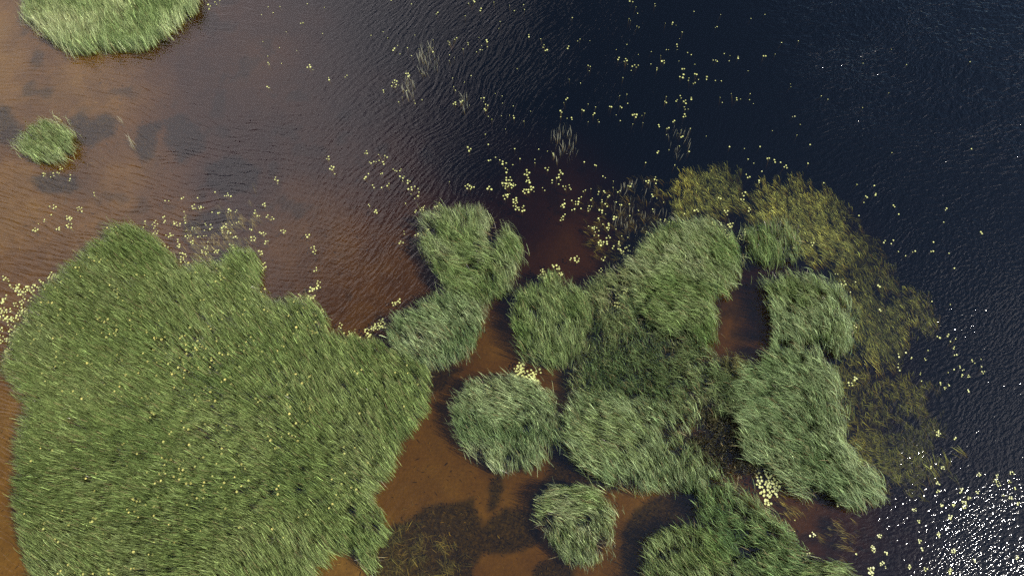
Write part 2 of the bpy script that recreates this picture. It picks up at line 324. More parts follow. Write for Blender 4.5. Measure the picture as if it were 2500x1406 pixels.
# ------------------------------------------------------------------ reed stems
LEAN = [  # where, and how base-to-tip runs there (pixels)
 ((250,60),(-20,-38)),((110,345),(-27,-26)),((300,600),(-28,-24)),((150,750),(-30,-18)),((500,750),(-26,-30)),((300,900),(-36,-18)),((200,1200),(-40,-8)),((100,1000),(-36,-14)),
 ((450,1100),(-34,-13)),((400,1350),(-36,-6)),((600,1200),(-32,-12)),((800,900),(-22,-34)),((900,1000),(-24,-32)),((800,1150),(-28,-19)),((850,1250),(-26,-30)),((700,1380),(-24,-36)),
 ((900,1370),(-20,-34)),((100,1370),(-30,-26)),((1150,545),(-18,-36)),((1150,625),(-36,-14)),((1220,690),(-14,-30)),((1075,690),(-18,-34)),((1060,790),(-30,-24)),((1130,850),(-12,-34)),
 ((1230,990),(-38,-18)),((1180,1080),(-22,-36)),((1290,1090),(-10,-38)),((1400,1235),(-40,-12)),((1380,1330),(-20,-36)),((1460,1310),(-16,-34)),((1340,790),(-14,-36)),((1480,850),(-6,-24)),
 ((1700,620),(-22,-34)),((1620,700),(-32,-22)),((1600,900),(-14,-22)),((1480,1070),(-36,-24)),((1520,1150),(-22,-36)),((1680,1150),(-12,-30)),((1980,760),(-22,-32)),((2050,800),(-8,-34)),
 ((1900,1000),(-36,-26)),((1950,1120),(-34,-24)),((2010,1000),(-14,-34)),((2080,1180),(-28,-34)),((1850,1300),(-28,-30)),((1670,1350),(-22,-38)),((2030,1400),(-38,-12)),((1890,590),(-14,-36)),
 ((1730,450),(-12,-24)),((1980,520),(-12,-24)),((2200,750),(-9,-28))]
LP = [q[0] for q in LEAN]; LV = [q[1] for q in LEAN]
TRIS = [0]
def stems_mesh(name, bx, by, bz, tx, ty, tz, w, col, ori=None, segs=(0, .42, .78)):
    """ribbon leaves from base to bent tip; every array has one entry per stem"""
    n = len(bx); TRIS[0] += n*5
    phi = rng.uniform(0, math.pi, n) if ori is None else ori
    wx, wy = np.cos(phi)*w*.5, np.sin(phi)*w*.5
    co = np.zeros((n, 7, 3), np.float32)
    for k, t in enumerate(segs):
        b = t**1.2                                   # stands first, bends over further up
        x = bx+(tx-bx)*b; y = by+(ty-by)*b; z = bz+(tz-bz)*(1-(1-t)**1.25)
        s = (1, .92, .6)[k]
        co[:, 2*k] = np.stack([x-wx*s, y-wy*s, z], -1); co[:, 2*k+1] = np.stack([x+wx*s, y+wy*s, z], -1)
    co[:, 6] = np.stack([tx, ty, tz], -1)
    base = (np.arange(n)*7)[:, None]
    loops = (base + np.array([0, 1, 3, 2, 2, 3, 5, 4, 4, 5, 6])[None]).ravel().astype(np.int32)
    starts = ((np.arange(n)*11)[:, None] + np.array([0, 4, 8])[None]).ravel().astype(np.int32)
    totals = np.tile([4, 4, 3], n).astype(np.int32)
    me = bpy.data.meshes.new(name)
    me.vertices.add(n*7); me.vertices.foreach_set('co', co.ravel())
    me.loops.add(len(loops)); me.loops.foreach_set('vertex_index', loops)
    me.polygons.add(len(starts)); me.polygons.foreach_set('loop_start', starts); me.polygons.foreach_set('loop_total', totals)
    c = np.ones((n, 7, 4), np.float32); c[:, :, :3] = col[:, None, :]
    c[:, :2, :3] *= np.array([1.0, .95, .9]); c[:, 6, :3] = c[:, 6, :3]*np.array([1.15, 1.05, .95])
    q = me.color_attributes.new('Col', 'FLOAT_COLOR', 'POINT'); q.data.foreach_set('color', c.ravel())
    me.update(calc_edges=True); me.validate()
    return me
REED = attr_mat('reed_stems', .33, .6, trans=.12); UNDER = attr_mat('submerged_stems', .8, .2)

CLEAR = []     # openings inside the beds where lily pads float (px, py, radius px)
def sample_in(poly, per_m2, dens=None, seed=0, edge=0.0, pad=0):
    """centres spread evenly over the water inside an outline"""
    P = np.asarray(poly, float); x0, y0 = P.min(0)-pad; x1, y1 = P.max(0)+pad
    r = np.random.default_rng(seed)
    xs, ys = unproj(np.array([x0, x1, x0, x1]), np.array([y0, y0, y1, y1]), 0)
    X0, X1, Y0, Y1 = xs.min(), xs.max(), ys.min(), ys.max()
    n = int((X1-X0)*(Y1-Y0)*per_m2)
    x = r.uniform(X0, X1, n); y = r.uniform(Y0, Y1, n)
    px, py = proj(x, y, 0)
    d = poly_dist(px, py, poly)
    ok = d > (edge + 7*(fbm(x*1.1, y*1.1, 33, 3)-.5)*2)
    if dens is not None: ok &= r.random(n) < dens(x, y, px, py)
    return x[ok], y[ok]
def grow(poly, tufts, per, height, spread, pal, seed, jit=14, dens=None, dens2=None, width=.021, submerged=None, lean=1.0, edge=0.0, rim=False):
    r = np.random.default_rng(seed)
    mx, my = sample_in(poly, tufts, dens, seed, edge, 30 if rim else 0)
    T = len(mx)
    px, py = proj(mx, my, 0)
    v = idw(px, py, LP, LV, 4.0, 30)
    sw = (fbm(mx*.35, my*.35, 90, 3)-.5)*1.9
    a = R(jit*.7)*r.normal(size=T) + sw*R(8 if jit < 9 else (15 if jit < 14 else 26))
    vx = v[:, 0]*np.cos(a)-v[:, 1]*np.sin(a); vy = v[:, 0]*np.sin(a)+v[:, 1]*np.cos(a)
    tall = (.82+.36*fbm(mx*.5, my*.5, 55, 3)) * r.uniform(.85, 1.12, T)
    k = np.repeat(np.arange(T), per); n = len(k)
    hgt = height*tall[k]*r.uniform(.62, 1.08, n)
    sc = hgt/height*lean
    a2 = R(jit*.8)*r.normal(size=n)
    ux = (vx[k]*np.cos(a2)-vy[k]*np.sin(a2))*sc; uy = (vx[k]*np.sin(a2)+vy[k]*np.cos(a2))*sc
    cxp, cyp = px[k], py[k]
    bx, by = unproj(cxp-ux*.5, cyp-uy*.5, 0.0)
    jx, jy = r.normal(size=n)*spread, r.normal(size=n)*spread
    bx += jx; by += jy
    tz = hgt*.93
    tx, ty = unproj(cxp+ux*.5, cyp+uy*.5, tz); tx += jx*1.3; ty += jy*1.3
    bz = np.full(n, -.25)
    if submerged is not None:
        dd = depth_at(bx, by); top = r.uniform(submerged[0], submerged[1], n); L = np.minimum(dd*.9, height)
        bz = top-L*r.uniform(.6, 1, n); tz = top
        tx = bx+(tx-bx)*.9; ty = by+(ty-by)*.9
    # colour: a palette mixed by patch, tuft and stem
    pal = np.asarray(pal, float)
    f = np.clip(.5+1.5*(fbm(mx*.28+4, my*.28, 120, 3)-.5)+.16*r.normal(size=T), 0, .999)[k]*(len(pal)-1)
    i = f.astype(int); g = (f-i)[:, None]
    col = pal[i]*(1-g)+pal[np.minimum(i+1, len(pal)-1)]*g
    col = col*(r.uniform(.85, 1.18, T)[k]*np.exp(-.22+.56*r.normal(size=n)))[:, None]
    dry = r.random(n) < .035
    col[dry] = np.array([.34, .27, .13])*r.uniform(.7, 1.2, (dry.sum(), 1))
    w = width*r.uniform(.7, 1.25, n)
    return bx, by, bz, tx, ty, tz, w, col
OLIVE = [(0.158,0.221,0.068),(0.188,0.252,0.079),(0.218,0.278,0.093),(0.253,0.309,0.119)]
FRESH = [(0.121,0.193,0.055),(0.186,0.255,0.085),(0.254,0.316,0.136),(0.341,0.378,0.201)]
GREY = [(0.146,0.220,0.083),(0.219,0.299,0.127),(0.292,0.358,0.172),(0.375,0.420,0.233)]
PALE = [(0.216,0.301,0.105),(0.322,0.408,0.167),(0.430,0.496,0.230),(0.516,0.560,0.293)]
DEEP = [(.055,.08,.03),(.09,.125,.042),(.14,.16,.05),(.20,.19,.07)]
GOLD = [(0.125,0.164,0.060),(0.251,0.314,0.105),(0.414,0.486,0.158),(0.517,0.564,0.158)]
MUD2 = [(0.154,0.218,0.088),(0.264,0.356,0.143),(0.407,0.506,0.176)]
MUD = [(.09,.095,.05),(.19,.20,.09),(.30,.30,.12)]

def blob(cx, cy, rx, ry):    # soft 0..1 ellipse in photo pixels
    return lambda px, py: np.clip(1.6-np.hypot((px-cx)/rx, (py-cy)/ry)*1.2, 0, 1)
INSIDE = [  # pads growing in small openings of the reed beds: bed, x, y, spread, count
 ('C',480,880,42,34),('C',430,905,26,12),('C',560,862,22,12),('C',272,792,18,5),('C',300,870,14,5),('C',325,800,10,3),('C',390,785,6,2),('C',390,850,24,8),('C',350,975,20,8),('C',480,978,20,10),
 ('C',410,1130,26,14),('C',452,1165,20,10),('C',485,1205,16,8),('C',590,1110,14,5),('C',735,1032,10,6),('C',752,1000,14,10),('C',330,1228,20,8),('C',520,790,26,10),('C',700,775,12,4),
 ('C',640,868,16,8),('C',770,780,16,8),('C',765,808,12,7),('C',845,830,14,10),('C',735,925,22,9),('C',760,995,10,6),('C',300,1120,40,8),('C',180,860,10,4),('C',215,890,14,4),('C',520,960,26,6),
 ('C',375,1010,16,6),('C',540,1040,40,8),('C',420,1325,6,3),('C',230,1265,5,2),('C',755,1090,9,5),('C',672,1096,7,4),('C',640,720,10,4),('C',540,650,18,7),('A',300,15,12,6),('A',318,8,6,3),
 ('C',395,815,30,8),('C',465,830,24,9),('C',150,700,20,5),('C',95,800,14,6),('C',575,905,14,6),('C',430,690,8,3),('C',468,660,10,5)]
def clearings(bed):
    q = [c for c in INSIDE if c[0] == bed]
    def f(x, y, px, py):
        d = np.ones(len(x))
        for _, cx_, cy_, rr, k in q: d *= 1-.42*np.exp(-((px-cx_)**2+(py-cy_)**2)/(2*(rr*.8)**2))
        g = fbm(x*.9, y*.9, 210, 3)
        return d*np.clip((g-.20)*9, .4, 1)
    return f
def gaps(lo=.34, k=9, fl=.05, sc=.8, seed=210):
    return lambda x, y, px, py: np.clip((fbm(x*sc, y*sc, seed, 3)-lo)*k, fl, 1)
H3d = lambda x, y, px, py: np.clip((fbm(x*.7, y*.7, 77, 4)-.25)*5, .22, 1)
dark_hole = blob(1755, 1065, 118, 105)
H4d = lambda x, y, px, py: np.clip((fbm(x*.8, y*.8, 210, 3)-.30)*9, .2, 1)*(1-.93*dark_hole(px, py))

def reed_bed(keys, label, pal, tufts=17, per=14, height=1.75, spread=.13, jit=13, dens=None, width=.021, extra=(), group='reed beds standing in the shallow lake', edge=-3.0, lean=1.0):
    polys = [BEDS[k] for k in keys]
    c = np.mean([np.mean(p, 0) for p in polys], 0); x, y = unproj(c[0], c[1], 0)
    root = empty('reed_bed', (float(x), float(y), 0), label=label, category='reed bed', group=group)
    sets = [grow(p, tufts, per, height, spread, pal, hash_(k), jit, dens, width=width, edge=edge, lean=lean) for k, p in zip(keys, polys)]
    # thin outlying stems along the rim
    sets += [grow(p, 15, 3, height*.95, .2, [tuple(v*1.0 for v in pal[-2]), tuple(v*.9 for v in pal[-1])], hash_(k)+9, 22, lambda a, b, u, v, p=p: (poly_dist(u, v, p) < 5)*np.clip((fbm(a*.8, b*.8, 19, 2)-.35)*3, 0, .9), width=width, edge=-13, rim=True, lean=lean) for k, p in zip(keys, polys)]
    A = [np.concatenate([s[i] for s in sets]) for i in range(8)]
    A[0] -= x; A[3] -= x; A[1] -= y; A[4] -= y
    link('reed_stems', stems_mesh('reed_stems', *A), REED, root, kind='stuff')
    # fallen and broken stems in the water under the bed
    sets = [grow(p, 2.6, 5, .45, .22, [(.06,.06,.03),(.13,.11,.055),(.24,.2,.11)], hash_(k)+50, 60, None, width=.03, edge=edge+4) for k, p in zip(keys, polys)]
    A = [np.concatenate([s[i] for s in sets]) for i in range(8)]
    A[0] -= x; A[3] -= x; A[1] -= y; A[4] -= y
    link('broken_stems', stems_mesh('broken_stems', *A), REED, root, kind='stuff')
    return root
def hash_(k): return sum(ord(c)*31**i for i, c in enumerate(k)) % 9973

reed_bed(['A'], 'tall green reed bed cut off by the top edge of the photo', PALE, dens=clearings('A'), height=1.9)
reed_bed(['B'], 'small pale oval reed island alone in the brown shallows', PALE, height=1.6, jit=8, edge=0.0, lean=.72)
reed_bed(['C'], 'huge olive-green reed bed filling the lower left', OLIVE, tufts=18, per=14, jit=8, dens=clearings('C'))
reed_bed(['D'], 'heart-shaped windblown reed island above the grey-green oval one', FRESH, dens=gaps(.25), jit=17)
reed_bed(['E'], 'silvery oval reed island touching the huge reed bed at its tip', GREY, lean=.88, jit=12)
reed_bed(['F'], 'round reed island on orange-brown water with lily pads at its top', GREY[:3]+FRESH[2:], height=1.6, lean=.85, dens=gaps(.26), jit=13)
reed_bed(['G'], 'smaller round reed island low in the brown channel', FRESH, height=1.6, lean=.85, dens=gaps(.28), jit=16)
reed_bed(['H1'], 'upright green reed lobe with pale lily pads on its upper edge', FRESH[:3], dens=gaps(.24), jit=14)
reed_bed(['H2'], 'pale green reed lobe bordering the top of the dark pool', FRESH, dens=gaps(.24), jit=16)
reed_bed(['H3'], 'dark thin mixed reed bed in the middle of the big complex', [(.075,.12,.045),(.125,.18,.068),(.20,.25,.10),(.29,.31,.14)], tufts=12, per=13, height=1.4, dens=H3d, jit=26, spread=.16)
reed_bed(['H4'], 'silvery swept reed bed beside the blackish sedge patch', GREY[:3]+FRESH[1:3], dens=H4d, jit=15)
reed_bed(['H6'], 'long windswept reed bed right of the dark pool', GREY[:3]+FRESH[1:2], dens=gaps(.25), jit=18)
reed_bed(['H7'], 'dark green reed bed running off the bottom beside the lily cluster', [(.10,.17,.06),(.17,.25,.09),(.25,.33,.13)], tufts=11, dens=gaps(.34), jit=20)
reed_bed(['H8'], 'bright green spiky reed clump cut by the bottom edge', FRESH[:3], tufts=11, dens=gaps(.25), jit=18, height=2.0)
reed_bed(['H9'], 'low arching reed clump at the bottom edge near the sun glitter', FRESH, tufts=10, dens=gaps(.25), jit=16)
reed_bed(['H10'], 'tiny reed tuft at the lower end of the dark pool', DEEP[2:]+FRESH[1:2], tufts=6, per=12, jit=30, height=1.4)
reed_bed(['H11'], 'small green reed clump against the golden submerged grass', FRESH[:3], tufts=12, dens=gaps(.28), jit=14, height=1.5)

# blackish sedge between the reeds
root = empty('sedge_patch', tuple(float(v) for v in unproj(1760, 1065, 0))+(0.,), label='blackish low sedge patch enclosed by the right-hand reed beds', category='sedge')
SED = [(1650,1040),(1690,1000),(1750,985),(1810,1000),(1835,1050),(1840,1110),(1850,1160),(1790,1170),(1730,1150),(1690,1110)]
A = list(grow(SED, 22, 12, .55, .16, [(.012,.014,.010),(.035,.035,.022),(.085,.08,.04),(.16,.15,.08)], 5, 60, gaps(.30, 6, .3, 1.4), width=.035, lean=.35))
x, y = root.location.x, root.location.y; A[0] -= x; A[3] -= x; A[1] -= y; A[4] -= y
link('sedge_leaves', stems_mesh('sedge_leaves', *A), REED, root, kind='stuff')

# grass that has gone under water
def drowned(keys, label, pal, tufts, per, top, length=.9, dens=None, jit=14, width=.024):
    def soft(poly):                               # thins out towards the rim in uneven tongues
        def f(x, y, px, py):
            d = poly_dist(px, py, poly)+34*(fbm(x*.55, y*.55, 91, 4)-.5)*2
            return (1/(1+np.exp(-d/9)))*(1 if dens is None else dens(x, y, px, py))
        return f
    sets = [grow(BEDS[k], tufts, per, length, .12, pal, hash_(k), jit, soft(BEDS[k]), width=width, submerged=top, lean=(1.25 if pal is GOLD else .75), edge=-34, rim=True) for k in keys]
    A = [np.concatenate([s[i] for s in sets]) for i in range(8)]
    link('submerged_grass', stems_mesh('submerged_grass', *A), UNDER, None, kind='stuff', label=label, category='water plants')
drowned(['S1'], 'golden submerged grass left of the narrow dark channel', GOLD, 22, 14, (-.14, .05), 1.5, gaps(.26, 6, .35, .9, 5))
drowned(['S2'], 'golden submerged grass above the long right-hand reed bed', GOLD, 22, 14, (-.16, .05), 1.5, gaps(.26, 6, .35, .7, 6))
drowned(['S3'], 'golden submerged grass patch farthest right', GOLD, 22, 14, (-.18, .03), 1.5, gaps(.28, 6, .3, .55, 7))
drowned(['S4'], 'olive submerged meadow beside the long reed bed', MUD2, 18, 9, (-.34, -.14), .7, gaps(.30, 6, .4, .5, 8), 30)
drowned(['S5'], 'dim brown submerged weed above the pale reed lobe', MUD+GOLD[1:2], 11, 8, (-.45, -.08), .8, gaps(.38, 6, .15, .8, 9), 30)
drowned(['S6'], 'olive submerged grass strewn with pads above the huge reed bed', [(.12,.11,.05),(.24,.22,.09),(.32,.3,.15)], 10, 8, (-.22, .03), .6, gaps(.36, 7, .1, .7, 10))
drowned(['S7'], 'small golden tuft in the sun glitter', GOLD, 12, 9, (-.2, .04), .9)
drowned(['S8'], 'olive drowned tuft in the rippled bay at the lower right', [(.2,.2,.08),(.34,.33,.15)], 9, 8, (-.2, -.02), .7)
drowned(['S9'], 'olive drowned tuft beside the crowded lily pads', [(.2,.2,.06),(.34,.31,.10)], 12, 8, (-.2, -.05), .6)
drowned(['S10'], 'dark olive weed bed at the bottom edge of the channel', [(.04,.045,.02),(.09,.09,.035),(.16,.16,.05),(.34,.30,.10)], 13, 8, (-.34, -.12), .25, gaps(.36, 5, .15, 1.1, 61), 50)
drowned(['S11'], 'brown drowned weed between the golden patches', MUD2, 14, 8, (-.38, -.12), .8, None, 26)

# sparse single stems standing in open water
for (x0, y0, rr, k, lab) in [(1045,150,26,60,'sparse whitish reeds in the upper navy water'),(1375,358,34,70,'sparse pale reeds above the thick pad clusters'),(1135,255,14,30,'ragged floating reed scrap in the navy water'),
        (322,350,8,16,'thin bleached reed tuft beside the dark bed patch'),(296,298,4,4,'single bleached reed stalk on the brown shallows'),(1000,215,18,30,'brownish ragged reed scrap left of the navy pads'),
        (1560,545,70,120,'sparse thin reeds over the dim brown weed'),(1660,350,26,26,'a few thin reeds in the dark water above the golden grass')]:
    r = np.random.default_rng(int(x0)); ang = r.uniform(0, 2*math.pi, k); q = rr*np.sqrt(r.random(k))
    bx, by = unproj(x0+q*np.cos(ang), y0+1.5*q*np.sin(ang), 0); hh = r.uniform(.25, .8, k)
    A = (bx, by, np.full(k, -.5), bx+r.normal(size=k)*.15-.05, by+r.normal(size=k)*.15+.25, hh, np.full(k, .03)*r.uniform(.6, 1.1, k), np.array([.34,.33,.22])*r.uniform(.6, 1.3, (k, 1)))
    link('sparse_reeds', stems_mesh('sparse_reeds', *A), REED, None, label=lab, category='reeds')

# short weed standing on the bed in the dark patches
allx, ally = [], []
for i, poly in enumerate(DARK):
    x, y = sample_in(poly, 16, None, 300+i, -3); allx.append(x); ally.append(y)
x, y = np.concatenate(allx), np.concatenate(ally); n_ = len(x); x = np.repeat(x, 4)+rng.normal(size=n_*4)*.12; y = np.repeat(y, 4)+rng.normal(size=n_*4)*.12; n_ *= 4
z = -depth_at(x, y)
tz = np.minimum(z+rng.uniform(.06, .24, n_), -.04)
link('waterweed', stems_mesh('waterweed', x, y, z, x+rng.normal(size=n_)*.12, y+rng.normal(size=n_)*.12, tz, rng.uniform(.03, .07, n_), np.array([.075,.068,.035])*np.exp(.7*rng.normal(size=(n_, 1)))), UNDER, None,
     kind='stuff', label='dark waterweed covering patches of the brown bed', category='waterweed')

# sunken straw and leaf scraps lying on the shallow bed
q_ = rng.uniform(-40, 30, 9000), rng.uniform(-3, 44, 9000); ok = (depth_at(*q_) < .95) & (fbm(q_[0]*.5, q_[1]*.5, 610, 3) > .47)
x, y = q_[0][ok], q_[1][ok]; k = len(x); a_ = rng.uniform(0, 6.28, k); L_ = rng.uniform(.08, .38, k); z = -depth_at(x, y)
link('sunken_straw', stems_mesh('sunken_straw', x, y, z+.02, x+L_*np.cos(a_), y+L_*np.sin(a_), z+.10, rng.uniform(.02, .06, k), np.where(rng.random((k, 1)) < .55, np.array([[.07, .06, .035]]), np.array([[.55, .47, .25]]))*rng.uniform(.7, 1.2, (k, 1))), UNDER, None,
     kind='stuff', label='scraps of sunken straw lying on the brown bed', category='straw')

